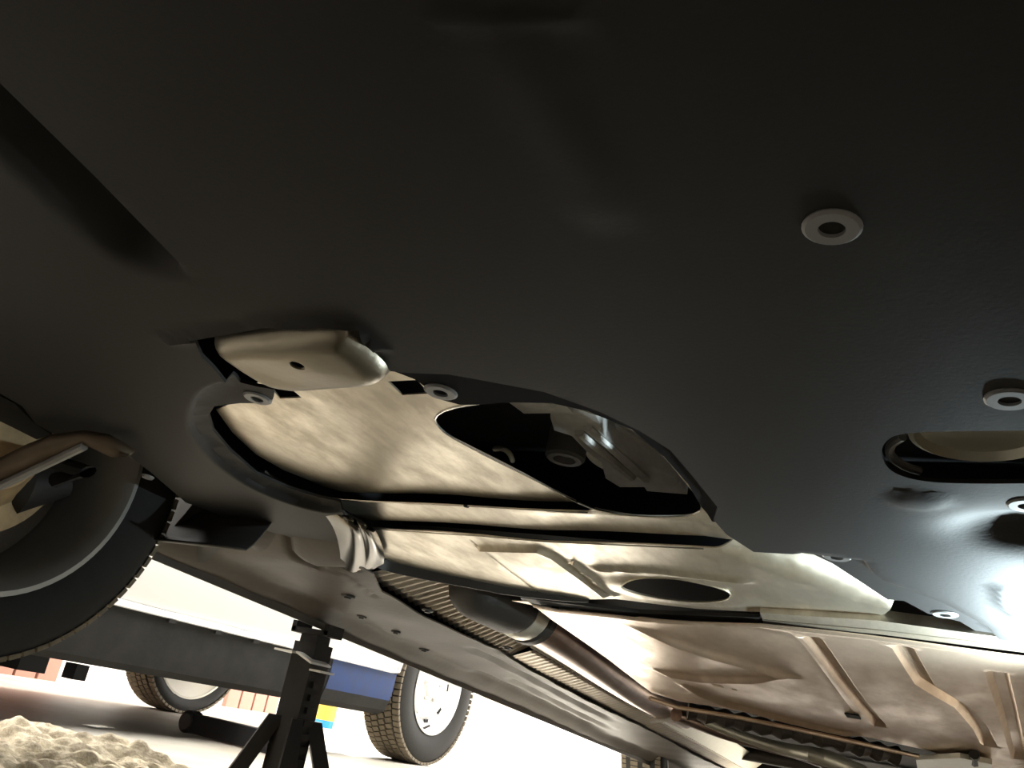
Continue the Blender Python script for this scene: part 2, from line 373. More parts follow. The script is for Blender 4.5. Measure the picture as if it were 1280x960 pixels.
sl1 = PZ([(338, 484), (360, 483), (377, 497), (350, 498)], zA); sl2 = PZ([(485, 477), (521, 475), (537, 492), (503, 494)], zA)
skid = sheet('skid_plate', clip_hole(outA, holeA), zA, .009, M['metal'], car, [sl1, sl2], .002)
skid['label'] = 'dusty bare metal skid plate with a large access hole'
skid2 = sheet('skid_plate_strip', clip_hole(outA2, holeA2), zA2, .008, M['metal'], car, (), .002)
b = MB(); e_ = P2([(412, 622), (430, 625), (580, 632), (735, 641)], .343); b.tube(np.c_[e_, np.full(len(e_), .343)], .0012, 6); b.build('strip_lip', M['bright'], skid2)
holeR = np.array([np.array([*p, .356]) if yl(g1z, p[0]) > p[1] else np.array([*q, .344]) for p, q in zip(holeA, holeA2)])
b = MB(); b.tube(holeR, .0014, 6, closed=True); b.build('access_hole_rim', M['bright'], skid)
for px in ((583, 632), (683, 675), (700, 684)):
    p = CZ(*px, zA2); bb = MB(); bb.lathe([(0, .0045), (-.002, .004), (-.003, 0)], p, 'z', 12); bb.build('rivet', M['void'], skid)

# ---- gearbox cover (behind the second step)
pB = P2([(400, 700), (450, 690), (480, 697), (540, 713), (640, 724), (655, 733), (760, 747), (940, 768), (1200, 778)], .332)
oval_c = P2([(775, 735), (915, 742)], .332)
tri = P2([(690, 690), (712, 690), (700, 690)], .332)
bead1 = P2([(600, 683), (672, 684), (690, 692), (755, 743)], .332)
bead2 = P2([(716, 702), (768, 742)], .332)
bead3 = P2([(745, 711), (800, 713), (930, 724)], .332)
shB = P2([(935, 690), (1000, 700), (1060, 722), (1110, 752)], .332)
seamB = P2([(588, 675), (682, 748)], .332)
def zB(x, y):
    z = np.full(np.shape(x), .332)
    for L, hw, dp in ((bead1, .010, -.008), (bead2, .008, -.006), (bead3, .014, -.006)): z = z+dp*(1-ss(seg_dist(x, y, L)/hw))
    z = z+.0012*(1-ss(seg_dist(x, y, seamB)/.003))
    d = np.hypot((x-ovc[0])/.105, (y-ovc[1])/.05); z = z-.006*(1-ss((d-.9)/.5))
    dv = (shB[-1]-shB[0])/np.linalg.norm(shB[-1]-shB[0]); right = (x-shB[0][0])*dv[1]-(y-shB[0][1])*dv[0]
    z = z+.032*ss((right+.030)/.045)
    return z+.0012*np.sin(x*17+y*13)
ovc = (C(775, 738, .332)+C(915, 742, .332))[:2]/2
oval = smooth_poly(PZ([(774, 734), (783, 727), (810, 722), (845, 723), (885, 731), (910, 739), (915, 746), (900, 752), (870, 753), (830, 749), (795, 742)], zB), 2)
outB = np.vstack([P2([(455, 659), (500, 663), (600, 669), (680, 676), (880, 685), (960, 689), (1010, 686), (1070, 696), (1122, 728), (1128, 750), (1106, 768), (1080, 771), (1000, 766), (940, 765), (870, 760), (790, 751), (770, 749), (735, 750), (680, 744), (650, 737), (580, 722), (530, 715), (495, 706), (474, 694), (470, 680)], .332)])
gear = sheet('gearbox_cover', outB, zB, .008, M['metal'], car, [oval], .002, rings=(.003, .008), lines=[(bead1, (-.006, 0, .006)), (bead2, (-.005, 0, .005)), (seamB, (-.002, 0, .002)), ([shB[0], shB[-1]], (-.035, -.025, -.015, -.008, 0, .008, .015))])
gear['label'] = 'pressed metal cover with an oval drain-plug opening'
b = MB(); b.tube(np.c_[g2l[1:6], np.full(5, .331)], .0012, 6); b.build('front_lip', M['bright'], gear)
b = MB(); b.tube(np.c_[oval, zB(oval[:, 0], oval[:, 1])], .0013, 6, closed=True); b.build('drain_hole_rim', M['metal'], gear)
# its down-turned rear flange, coloured dark for the shade on its front face
fl = smooth_poly(P2([(452, 668), (462, 690), (478, 700), (500, 706), (540, 715), (590, 724), (652, 737), (735, 750)], .332), 2, False)
b = MB(); n = len(fl); dn = np.interp(np.arange(n), [0, n*.2, n*.75, n-1], [.012, .018, .015, .003])
V = np.vstack([np.c_[fl, np.full(n, .334)], np.c_[fl+[0, .002], .332-dn], np.c_[fl+[0, .005], .332-dn], np.c_[fl+[0, .006], np.full(n, .334)]])
b.add(V, [(k*n+i, k*n+i+1, (k+1)*n+i+1, (k+1)*n+i) for k in range(3) for i in range(n-1)]); b.build('rear_flange', M['liner'], gear)
p = C(664, 743, .331); b = MB(); b.lathe([(-.001, .006), (-.0015, .005), (-.0015, 0)], p, 'z', 14); b.build('drain_slot', M['void'], gear)
# bent bright corner of the cover
cols = [[(405, 640, .322), (418, 660, .312), (424, 682, .306), (426, 700, .304), (420, 714, .302)], [(426, 640, .322), (440, 655, .304), (446, 675, .299), (446, 698, .298), (440, 717, .299)],
        [(434, 642, .324), (448, 655, .312), (455, 675, .308), (455, 698, .306), (450, 716, .303)], [(438, 645, .324), (455, 657, .306), (465, 675, .301), (467, 696, .302), (462, 713, .304)],
        [(448, 650, .332), (468, 662, .322), (476, 680, .322), (480, 694, .322), (480, 703, .320)]]
G = np.array([smooth_poly(np.array([C(u, v, q) for u, v, q in c]), 2, False) for c in cols])
G = np.array([smooth_poly(G[:, k], 2, False) for k in range(G.shape[1])]); nu, nv = G.shape[:2]
fo = mesh_obj('corner_fold', G.reshape(-1, 3), [(i*nv+j, i*nv+j+1, (i+1)*nv+j+1, (i+1)*nv+j) for i in range(nu-1) for j in range(nv-1)], M['fold'], gear, angle=80)
md = fo.modifiers.new('t', 'SOLIDIFY'); md.thickness = .002; fo['label'] = 'shiny bent steel corner'
# ---- long centre floor shield
fC = P2([(640, 750), (700, 763), (800, 772), (950, 779), (1100, 798), (1280, 820), (1500, 852)], .322)
cb = [P2([(783, 781), (830, 792), (900, 814), (950, 830), (982, 843)], .322), P2([(984, 846), (930, 846), (880, 845), (832, 838)], .322), P2([(848, 852), (900, 876), (960, 891), (1062, 916)], .322)]
rb = [(P2([(1016, 800), (1058, 856), (1100, 908)], .322), .016), (P2([(1130, 813), (1157, 856), (1182, 872), (1205, 886), (1228, 914), (1236, 930)], .322), .017), (P2([(1246, 842), (1262, 900), (1274, 948)], .322), .018)]
seamC = P2([(800, 772), (940, 782), (985, 791), (1000, 803), (1076, 902)], .322)
dome = C(880, 815, .322)
def zC(x, y):
    yy = y-yl(fC, x)
    z = .322-.003*np.exp(-((yy-.010)/.006)**2)
    for L in cb:
        d, T, LL = seg_dist(x, y, L, par=True); tp = np.minimum(ss((T+.02)/.12), ss((LL-T+.04)/.06)); z = z-.013*(1-ss(d/.022))*tp
    for L, hw in rb: z = z+.014*(1-ss((seg_dist(x, y, L)-hw*.45)/(hw*.55)))
    z = z+.002*(1-ss(seg_dist(x, y, seamC)/.006))
    z = z-.006*np.exp(-((x-dome[0])/.16)**2-((y-dome[1])/.3)**2)
    return z+.0015*np.sin(x*15+y*7)
outC = np.vstack([fC, [[.20, 2.2], [.20, 4.0]], PZ([(1200, 952), (1160, 938), (1060, 917), (1000, 905), (930, 890), (850, 877), (815, 866), (800, 855), (760, 824), (690, 775), (660, 752)], zC)])
shieldC = sheet('floor_shield', outC, zC, .014, M['metal_warm'], car, (), .002,
    lines=[(fC, (.004, .008, .013, .02))]+[(L, (-.026, -.019, -.012, -.006, 0, .006, .012, .019, .026)) for L in cb]+[(L, (-.017, -.013, -.008, 0, .008, .013, .017)) for L, _ in rb]+[(seamC, (-.005, 0, .005))])
shieldC['label'] = 'warm brown dusty floor shield with pressed ribs'
b = MB()
for px, sx, sy in (((897, 857), .022, .030), ((918, 862), .010, .016), ((878, 850), .006, .02)):
    p = CZ(*px, zC); b = MB(); b.box((p[0], p[1], p[2]-.0006), (sx, sy, .0008)); b.build('stamped_mark', M['rust'], shieldC)
p = CZ(1066, 894, zC); b = MB(); b.box((p[0], p[1], p[2]-.002), (.03, .05, .003)); b.build('drain_slit', M['void'], shieldC)
b = MB(); q = P2([(950, 766), (1100, 776), (1225, 793), (1330, 807), (1330, 815), (1225, 802), (1100, 787), (953, 774)], .324); b.prism(q, .324, .340)
cr_ = b.build('cross_rail', M['metal'], car, smooth=False)
q = P2([(953, 775), (1100, 788), (1225, 803), (1330, 816), (1330, 822), (1225, 809), (1100, 793), (954, 779)], .327); b = MB(); b.prism(q, .327, .340); b.build('rail_step', M['metal'], cr_, smooth=False)
b = MB(); q = P2([(650, 747), (800, 766), (950, 772), (952, 780), (800, 772), (655, 753)], .329); b.prism(q, .329, .335); b.build('rail_pad', M['liner'], cr_, smooth=False)
# edge rail on the exhaust side
rail = PZ([(815, 866), (850, 877), (930, 890), (1000, 905), (1060, 917), (1150, 938)], zC)
b = MB(); b.tube(np.c_[rail+[-.004, 0], np.full(len(rail), .306)], .006, 8); b.build('edge_rail', M['metal_warm'], shieldC)

# ---- pan under the left floor and sill
def zD(x, y):
    t = x+1.30
    z = .250+.03*ss(t/.05)+.022*ss((t-.05)/.30)+.02*ss((t-.36)/.06)
    for x0, y0, y1 in ((-1.10, 1.9, 3.1), (-1.18, 2.3, 3.3), (-1.24, 2.2, 3.4)):
        z = z+.010*(1-ss((np.abs(x-x0)-.008)/.014))*ss((y-y0)/.08)*ss((y1-y)/.3)
    z = z+.06*ss((1.24-y)/.16)*ss((t-.02)/.08)
    z = z-.008*np.exp(-((x+1.08)/.06)**2-((y-1.62)/.12)**2)
    z = z+.02*np.exp(-((x+1.02)/.025)**2-((y-1.98)/.05)**2)
    z = z+.007*(1-ss(seg_dist(x, y, cre)/.012))+.005*(1-ss(seg_dist(x, y, cre2)/.008))
    return z+.0025*np.sin(x*14+y*5)+.001*np.sin(y*31)
outD = np.array([[-1.302, 1.09], [-1.302, 4.68], [-1.04, 4.68], [-1.05, 2.2], [-1.04, 1.7], [-1.03, 1.42], [-.97, 1.30], [-.97, .96], [-1.06, .96], [-1.14, 1.04], [-1.235, 1.075]])
cre = P2([(300, 655), (322, 668), (345, 681), (362, 698), (395, 712), (440, 718)], .29); cre2 = P2([(395, 712), (430, 722), (470, 748)], .29)
liner_px = [(212, 650), (235, 633), (258, 632), (292, 648), (318, 672), (336, 708), (322, 722), (285, 712), (240, 696), (215, 684)]
pan = sheet('floor_pan', outD, zD, .012, M['floorpan'], car, (), .003, lines=[([(-1.10, 1.9), (-1.10, 3.2)], (-.02, -.01, 0, .01, .02)), ([(-1.18, 2.2), (-1.18, 3.3)], (-.02, -.01, 0, .01, .02)), (cre, (-.01, -.005, 0, .005, .01)), ([(-1.297, 1.05), (-1.297, 4.1)], (0, -.004, -.01))])
pan['label'] = 'dirt-brown floor pan and sill'
lq = smooth_poly(PZ(liner_px, zD), 2)
lin_ = sheet('arch_flap', lq, lambda x, y: zD(x, y)-.002-.010*ss(sd(x, y, lq)/.03), .008, M['liner'], pan, (), .002)
b = MB(); b.box((-1.302, 2.88, .248), (.004, 3.56, .022)); b.build('pinch_weld', M['floorpan'], pan)
for x0, y0, rx in ((-1.13, 1.45, .016), (-1.0, 1.55, .013), (-1.21, 1.62, .012), (-1.24, 1.95, .014), (-.985, 1.9, .014), (-1.2, 1.75, .012)):
    b = MB(); zz = float(zD(np.array([x0]), np.array([y0]))[0]); b.lathe([(0, rx), (-.003, rx*.9), (-.003, rx*.5), (-.006, rx*.45), (-.006, 0)], (x0, y0, zz-.0005), 'z', 16); b.build('grommet', M['liner'], pan)

# ---- exhaust, heat shield and the clutter beside the tunnel
ex = [C(590, 742, .345), C(640, 768, .345), C(700, 806, .345), C(760, 848, .345), C(800, 874, .345), C(850, 900, .345)]
ex = np.array(ex)+[.012, 0, .018]; exs = smooth_poly(ex, 2, False)
b = MB(); b.tube(exs, np.linspace(.060, .046, len(exs)), 28); pipe = b.build('exhaust_pipe', M['exhaust'], car); pipe['label'] = 'heat-tinted exhaust pipe'
def along(P, t):
    l = np.r_[0, np.cumsum(np.linalg.norm(np.diff(P, axis=0), axis=1))]; return np.array([np.interp(t*l[-1], l, P[:, k]) for k in range(3)])
b = MB(); b.tube([along(exs, t) for t in (.095, .10, .125, .13)], [.060, .064, .064, .060], 24); b.build('clamp_band', M['silver'], pipe)
b = MB(); b.tube([exs[0]-(exs[1]-exs[0])/np.linalg.norm(exs[1]-exs[0])*q for q in (.05, .042, .02)]+[along(exs, t) for t in (.0, .03, .06, .08, .093)], [.02, .045, .062, .067, .068, .067, .066, .061], 24); b.build('joint_boot', M['liner'], pipe)
b = MB(); b.tube([along(exs, t) for t in (.131, .134, .15, .153)], [.060, .0655, .0655, .060], 24); b.build('weld_collar', M['liner'], pipe)
pe = along(exs, .86)
b = MB(); b.tube([pe+[-.03, 0, -.06], pe+[.08, .02, -.03]], .008, 10); b.tube([pe+[-.02, -.05, -.035], pe+[.03, -.12, -.015]], .007, 8); b.build('hanger', M['cast'], pipe)
b = MB(); b.lathe([(0, .014), (-.012, .014), (-.016, .010), (-.016, 0)], pe+[0, .03, -.036], 'z', 6); b.build('hanger_bolt', M['bright'], pipe)
b = MB(); b.box(pe+[.0, .16, -.018], (.05, .10, .03)); b.build('rubber_mount', M['liner'], pipe)
# corrugated heat shield: real corrugations
def corr(name, A, B, D_, C_, na, amp, m, parent, nv=18, sag=0.0):
    A, B, D_, C_ = [np.array(q, float) for q in (A, B, D_, C_)]; nu = na*6+1; V = []
    for j in range(nv+1):
        t = j/nv; L0 = A+(D_-A)*t; L1 = B+(C_-B)*t
        for i in range(nu):
            s_ = i/(nu-1); p = L0+(L1-L0)*s_; p[2] += amp*math.sin(2*math.pi*na*s_)+sag*math.sin(math.pi*t); V.append(p)
    Fc = [(j*nu+i, j*nu+i+1, (j+1)*nu+i+1, (j+1)*nu+i) for j in range(nv) for i in range(nu-1)]
    o = mesh_obj(name, V, Fc, m, parent, angle=80); md = o.modifiers.new('t', 'SOLIDIFY'); md.thickness = .001; return o
hs = corr('heat_shield', [-1.04, 1.36, .312], [-1.06, 2.06, .305], [-.78, 1.50, .44], [-.86, 2.06, .42], 26, .0028, M['shield'], car, sag=.006)
hs['label'] = 'corrugated aluminium heat shield'
hs2 = corr('tunnel_shield', [-1.06, 2.05, .303], [-1.06, 4.68, .303], [-.99, 2.05, .33], [-.99, 4.68, .33], 90, .0012, M['shield'], car, nv=6)
b = MB(); b.add([(-.99, 2.03, .331), (-.99, 4.68, .331), (-.93, 4.68, .39), (-.93, 2.03, .39), (-.99, 2.03, .333), (-.99, 4.68, .333), (-.93, 4.68, .392), (-.93, 2.03, .392)], [(0, 1, 2, 3), (4, 5, 6, 7), (0, 1, 5, 4), (1, 2, 6, 5), (2, 3, 7, 6), (3, 0, 4, 7)]); b.build('tunnel_flange', M['silver'], car)
# pipe run and bracket clutter along the shield edge
b = MB(); L = smooth_poly(np.array([C(845, 893, .31), C(900, 915, .31), C(960, 932, .31), C(1010, 945, .31), C(1060, 965, .31)]), 2, False)
b.tube(L, .02, 14); tp = b.build('tailpipe', M['exhaust'], car)
b = MB(); L2 = resample(np.array([C(860, 888, .318)[:3], C(940, 905, .318), C(1040, 925, .318), C(1120, 945, .318)]), .03, False)
rad = np.where(np.arange(len(L2)) % 2 == 0, .028, .018); b.tube(L2, rad, 14); b.build('flex_conduit', M['floorpan'], car)
b = MB(); Lm = smooth_poly(np.array([C(880, 902, .31), C(930, 922, .305), C(985, 938, .30), C(1030, 945, .295), C(1075, 968, .295)]), 2, False); b.tube(Lm, np.interp(np.arange(len(Lm)), [0, len(Lm)*.6, len(Lm)-1], [.010, .022, .034]), 14); b.build('muffler_neck', M['silver'], car)
b = MB(); q = P2([(1145, 945), (1200, 942), (1240, 950), (1240, 975), (1150, 975)], .31); b.prism(q, .30, .312); b.build('bracket', M['silver'], car)
b = MB(); q0 = CZ(1218, 938, zC); b.tube([q0+[0, -.01, -.01], q0+[0, .12, -.012]], .012, 8); b.build('strap', M['liner'], car)
# ---- what shows through the access hole
z0 = .43
b = MB(); b.prism(P2([(688, 500), (720, 505), (745, 520), (757, 548), (790, 570), (845, 598), (848, 606), (838, 609), (775, 609), (757, 598), (752, 578), (735, 566), (715, 545), (693, 538), (688, 522)], .42), .42, .47)
arm = b.build('engine_mount_bracket', M['cast'], car, angle=25)
b = MB(); b.tube([C(724, 540, .418), C(750, 562, .418), C(790, 596, .418)], .007, 8); b.tube([C(735, 534, .418), C(765, 560, .418), C(808, 600, .418)], .006, 8); b.build('casting_rib', M['cast'], arm)
cb_ = C(708, 562, .44); b = MB(); b.lathe([(.03, .028), (-.012, .028), (-.016, .024), (-.016, .016), (-.006, .014), (-.006, 0)], cb_, 'z', 28); b.build('bush', M['rimgrey'], arm)
b = MB(); b.prism(P2([(632, 500), (700, 500), (716, 516), (655, 517)], .41), .41, .418); b.build('bracket_tab', M['cast'], arm)
b = MB(); pc = C(800, 560, .47); b.lathe([(.08, .085), (0, .083), (-.02, .074), (-.032, .05), (-.036, 0)], pc, 'z', 36); b.build('oil_pan', M['silver'], car)
b = MB(); b.prism(P2([(770, 520), (830, 560), (860, 610), (810, 606), (780, 560)], .45), .44, .52); b.build('sump_rib', M['cast'], car)
b = MB(); ch = np.array([C(618, 561, .45), C(628, 560, .449), C(637, 566, .447), C(641, 576, .446)]); b.tube(smooth_poly(ch, 2, False), np.array([.001, .004, .006, .006, .005, .004, .004, .003, .002, .001])[:len(smooth_poly(ch, 2, False))] if len(smooth_poly(ch, 2, False)) <= 10 else .004, 8); b.build('pipe_end', M['silver'], car)
# ---- filter canister behind the side slot
pf = C(1225, 520, .36); b = MB(); b.lathe([(.10, .056), (.0, .056), (-.010, .0545), (-.012, .050), (-.004, .047), (-.001, .03), (-.001, 0)], (pf[0], pf[1], .352), 'z', 40); b.build('filter_canister', M['silver'], car)
b = MB(); cres = np.array([C(1128, 546, .335), C(1112, 556, .335), C(1112, 570, .335), C(1130, 583, .335), C(1150, 589, .335)]); b.tube(smooth_poly(cres, 2, False), .004, 8); b.build('slot_lip', M['clip'], tray)
# ---- near-black plates painting in the unlit engine bay above everything
b = MB(); b.box((-.56, .7, .62), (1.5, 1.6, .02)); b.build('bay_backing', M['void'], car)  # flat dark backing plate, not an engine
b = MB(); b.box((-1.03, .75, .48), (.015, 1.4, .28)); b.build('bay_side_blocker', M['void'], car)  # side wall added to keep wheel-arch light out of the bay
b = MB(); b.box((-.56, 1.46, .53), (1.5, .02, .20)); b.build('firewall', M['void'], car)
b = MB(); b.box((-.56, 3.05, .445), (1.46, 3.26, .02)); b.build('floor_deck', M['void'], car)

# ---- body shell: sides, nose and tail, with wheel arches
XL, XR = -1.335, .215
def zbot(y):
    z = .262
    for yw in (.80, 4.36):
        q = abs(y-yw)
        if q < .40: z = max(z, .30+math.sqrt(max(.16-q*q, 0)))
    return z
ys = sorted(set(np.round(np.r_[np.linspace(-.12, 4.9, 64), np.linspace(.40, 1.20, 33), np.linspace(3.95, 4.72, 33)], 4)))
def ztop(y): return float(np.interp(y, [-.12, .1, .9, 1.5, 3.5, 4.5, 4.9], [.75, .88, 1.0, 1.42, 1.45, 1.15, 1.05]))
V = []; m_ = 11
for y in ys:
    t = ztop(y); zb = zbot(y); zm = max(zb+.02, .5)
    bul = lambda s_: .055*math.sin(math.pi*min(1, s_))
    left = [(XL, zb), (XL-.04, zb+.25*(.85-zb)), (XL-.045, zb+.6*(.85-zb)), (XL-.02, .85), (XL+.2, t)]
    right = [(XR+(XL-x), z) for x, z in left[::-1]]
    V += [(x, y, z) for x, z in left+[(-.56, t+.03)]+right]
Fc = [(i*m_+j, i*m_+j+1, (i+1)*m_+j+1, (i+1)*m_+j) for i in range(len(ys)-1) for j in range(m_-1)]
Fc += [tuple(range(m_)), tuple(range((len(ys)-1)*m_, len(ys)*m_))]
body = mesh_obj('body_shell', V, Fc, M['stand'], car); body['label'] = 'painted outer body'
b = MB(); b.box((-.56, -.10, .45), (1.5, .05, .26)); b.build('bumper', M['plastic'], car)

# ---- wheel arch liners and wheels
def liner(xa, xb, yw, name):
    V = []; an = np.radians(np.linspace(2, 178, 40)); 
    for a in an:
        r = .385+(.03*math.sin(3*a))
        for x in (xa, xb): V.append((x, yw+r*math.cos(a), .30+r*math.sin(a)))
    Fc = [(2*i, 2*i+1, 2*i+3, 2*i+2) for i in range(len(an)-1)]
    o = mesh_obj(name, V, Fc, M['liner'], car); md = o.modifiers.new('t', 'SOLIDIFY'); md.thickness = .004; return o
liner(-1.33, -1.10, .80, 'wheel_arch_liner'); b = MB(); an_ = np.radians(np.linspace(-38, 14, 14)); aV = [(x,   .80+.30*math.cos(a)+.008, .33+.30*math.sin(a)*.9+.08) for a in an_ for x in (-1.34, -1.05)]
b.add([(x, y, max(z, .262)) for x, y, z in aV], [(2*i, 2*i+1, 2*i+3, 2*i+2) for i in range(13)]); o = b.build('arch_liner_rear', M['liner'], car); md = o.modifiers.new('t', 'SOLIDIFY'); md.thickness = .003
liner(.15, .21, .80, 'wheel_arch_liner')
def tyre_prof(w_, R, ri):                     # half-open closed loop, x from inner (+) to outer (-)
    h = w_/2
    return [(h*.86, ri), (h*.93, ri+.012), (h*1.0, ri+(R-ri)*.45), (h*.97, R-.022), (h*.86, R-.006), (h*.6, R), (h*.3, R+.001), (0, R+.0015), (-h*.3, R+.001), (-h*.6, R), (-h*.86, R-.006), (-h*.97, R-.022), (-h, ri+(R-ri)*.45), (-h*.93, ri+.012), (-h*.86, ri)]
def car_wheel(cx, cy, cz, sgn, steer=0.0):
    b = MB(); b.lathe(tyre_prof(.20, .318, .215), (0, 0, 0), 'x', 96)
    t = b.build('tyre', M['rubber'], None, car=False)
    root = t
    root.name = 'wheel'; root.parent = car
    root.location = Vector(np.array([cx, cy, cz])-BASE); root.rotation_euler = (0, 0, steer)
    b = MB(); b.lathe([(.086, .216), (.095, .222), (.096, .214), (.08, .203), (.02, .196), (-.06, .196), (-.07, .15), (-.075, .05), (-.07, 0)], (0, 0, 0), 'x', 72); b.build('rim', M['rimgrey'], root, car=False)
    b = MB(); b.lathe([(.0, .14), (.012, .14), (.018, .10), (.05, .07), (.055, 0)], (0, 0, 0), 'x', 48); b.build('dust_shield', M['rust'], root, car=False)
    b = MB()
    for k in range(90):                        # shoulder blocks of the tread
        a = 2*math.pi*k/90
        R = np.array([[1, 0, 0], [0, math.cos(a), -math.sin(a)], [0, math.sin(a), math.cos(a)]])
        for xx in (.078, -.078, .03, -.03): b.box(R@np.array([xx*.96, .3125 if abs(xx) > .05 else .3165, 0]), (.034, .007, .0175), R)
    tr = b.build('tread', M['rubber_dusty'], root, car=False, smooth=False); tr['kind'] = 'stuff'
    if sgn < 0: root.scale = (-1, 1, 1)
    return root
WL = car_wheel(-1.345, .752, .308, 1, math.radians(0)); WL['label'] = 'near front wheel hanging in its arch, inner face showing'
b = MB()
car_wheel(.225, .755, .30, -1)
car_wheel(-1.345, 4.36, .383, 1); car_wheel(.225, 4.36, .383, -1)
b = MB(); b.tube([(-1.26, 4.36, .383), (.14, 4.36, .383)], .03, 12); b.build('rear_axle', M['floorpan'], car)
# suspension by the near wheel
top_ = [CX(-60, 600, -1.24), CX(0, 577, -1.18), CX(30, 563, -1.14), CX(60, 551, -1.10), CX(100, 545, -1.06), CX(130, 548, -1.03), CX(163, 567, -1.0)]
bot_ = [CX(-60, 636, -1.26), CX(0, 606, -1.20), CX(30, 592, -1.165), CX(60, 578, -1.13), CX(106, 556, -1.06), CX(140, 572, -1.035), CX(158, 571, -1.0)]
b = MB(); b.add(top_+bot_, [(i, i+1, 8+i, 7+i) for i in range(6)]); ca = b.build('control_arm', M['arm'], car)
md = ca.modifiers.new('t', 'SOLIDIFY'); md.thickness = .012; md.offset = 1
b = MB(); b.tube(np.array(bot_[:5])+[0, 0, -.002], .0062, 8); b.build('arm_flange', M['rimgrey'], ca)
b = MB(); b.prism(P2([(0, 490), (20, 500), (42, 523), (66, 540), (40, 548), (-40, 565), (-40, 480)], .34), .335, .36); b.build('arm_bush', M['void'], ca)
b = MB(); kx = C(30, 610, .27); b.tube([kx+[-.02, -.05, .02], kx+[0, .0, 0], kx+[.01, .06, .03]], [.03, .045, .02], 12); b.build('knuckle', M['liner'], car)
b = MB(); b.tube([C(60, 575, .31), C(110, 590, .29), C(70, 600, .28)], .012, 10); b.build('brake_hose', M['void'], car)
b = MB(); q = C(185, 595, .316); b.lathe([(0, .010), (-.004, .008), (-.004, 0)], q, 'z', 12); b.build('tray_bolt', M['clip'], tray)

# ================================================================== JACK STAND
jt = c2w(np.array([-1.302, 1.60, .2325]))
stand = empty('jack_stand', (jt[0], jt[1], 0), 'black steel jack stand holding up the car sill beside the front wheel', 'jack stand', rot=(0, 0, math.radians(0)))
hgt = jt[2]
b = MB(); b.box((0, 0, .02+(hgt-.05)/2), (.060, .060, hgt-.05), taper=1.0); post = b.build('post', M['stand'], stand, car=False, smooth=False)
b = MB(); b.box((0, 0, hgt-.065), (.046, .046, .106)); 
b.build('ratchet_bar', M['stand'], stand, car=False, smooth=False)
b = MB(); b.box((0, 0, hgt-.006), (.10, .055, .012)); b.box((-.045, 0, hgt+.002), (.012, .055, .022)); b.box((.045, 0, hgt+.002), (.012, .055, .022)); b.build('saddle', M['stand'], stand, car=False, smooth=False)
b = MB(); b.box((-.035, -.02, hgt-.055), (.05, .07, .004)); b.box((.025, -.02, hgt-.063), (.05, .07, .004), np.array([[.94, 0, .34], [0, 1, 0], [-.34, 0, .94]])); b.box((.055, -.02, hgt-.085), (.03, .05, .004)); b.build('pawl_plate', M['cast'], stand, car=False, smooth=False)
for sx, sy in ((-1, -1), (1, -1), (1, 1), (-1, 1)):
    b = MB(); top = np.array([sx*.028, sy*.028, hgt*.50]); bot = np.array([sx*.085, sy*.085, .0])
    d = np.array([sx*.008, -sy*.008, 0]); e = np.array([sx*.012, sy*.012, 0])
    V = [top-d-e, top+d-e, top+d+e, top-d+e, bot-2*d-e, bot+2*d-e, bot+2*d+e, bot-2*d+e]
    b.add(V, [(0, 1, 2, 3), (4, 7, 6, 5), (0, 4, 5, 1), (1, 5, 6, 2), (2, 6, 7, 3), (3, 7, 4, 0)]); b.build('leg', M['stand'], stand, car=False, smooth=False)

for k in range(7):
    b = MB(); b.box((.032, 0, .10+k*.026), (.012, .03, .013)); b.build('tooth', M['stand'], stand, car=False, smooth=False)
# ================================================================== NEIGHBOURING VAN
XV = -2.40
van = empty('van', (XV-.85, 3.0, 0), 'white van parked alongside on the left, dark mud-splashed lower side and a blue patch', 'van')
def vbox(name, c, s, m, parent=van, taper=1.0): 
    b = MB(); b.box(np.array(c)-np.array([XV-.85, 3.0, 0]), s, taper=taper); return b.build(name, m, parent, car=False, smooth=False)
def vobj(b, name, m, parent=van, **k):
    b.V = [tuple(np.array(v)-np.array([XV-.85, 3.0, 0])) for v in b.V]; return b.build(name, m, parent, car=False, **k)
RV, YV = .36, 4.02
def side(name, prof, m, y0, y1, arch=True, ny=120, x0=XV):
    """side panel: prof = [(dx, z)...] from bottom to top, cut round the wheel arch"""
    V = []; Y = np.linspace(y0, y1, ny); k = len(prof)
    for y in Y:
        q = abs(y-YV); za = RV+math.sqrt(max((RV+.05)**2-q*q, 0)) if q < RV+.05 and arch else -1
        for dx, z in prof: V.append((x0+dx, y, max(z, za)))
    Fc = [(i*k+j, i*k+j+1, (i+1)*k+j+1, (i+1)*k+j) for i in range(ny-1) for j in range(k-1)]
    b = MB(); b.add(V, Fc); return vobj(b, name, m)
bodyp = side('body_side', [(0, .402), (.012, .43), (.02, .6), (.02, .95), (-.02, 1.3), (-.12, 1.9), (-.3, 2.0)], M['white'], -.9, 5.2)
side('trim_strip', [(.002, .378), (.016, .380), (.016, .398), (.002, .401)], M['white'], -.9, 5.2)
cl = side('lower_cladding', [(-.16, .200), (-.05, .194), (-.02, .215), (-.005, .28), (.0, .378)], M['clad'], -.9, 3.12)
cb2 = side('blue_panel', [(-.006, .26), (.001, .30), (.001, .378)], M['blue'], 3.12, 3.62)
side('lower_sill', [(-.16, .198), (-.05, .194), (-.02, .215), (-.006, .262)], M['clad'], 3.12, 3.62)
side('rear_quarter', [(-.16, .30), (-.02, .32), (.0, .378)], M['white'], 4.44, 5.2)
vbox('underbody', (XV-.83, 1.5, .32), (1.5, 4.8, .16), M['void'])
vbox('far_side', (XV-1.68, 2.2, 1.1), (.04, 6.0, 1.5), M['white'])
vbox('roof', (XV-.85, 2.2, 2.0), (1.2, 6.0, .05), M['white'])
vbox('chassis_rail', (XV-.30, 2.2, .225), (.10, 3.4, .07), M['void'])
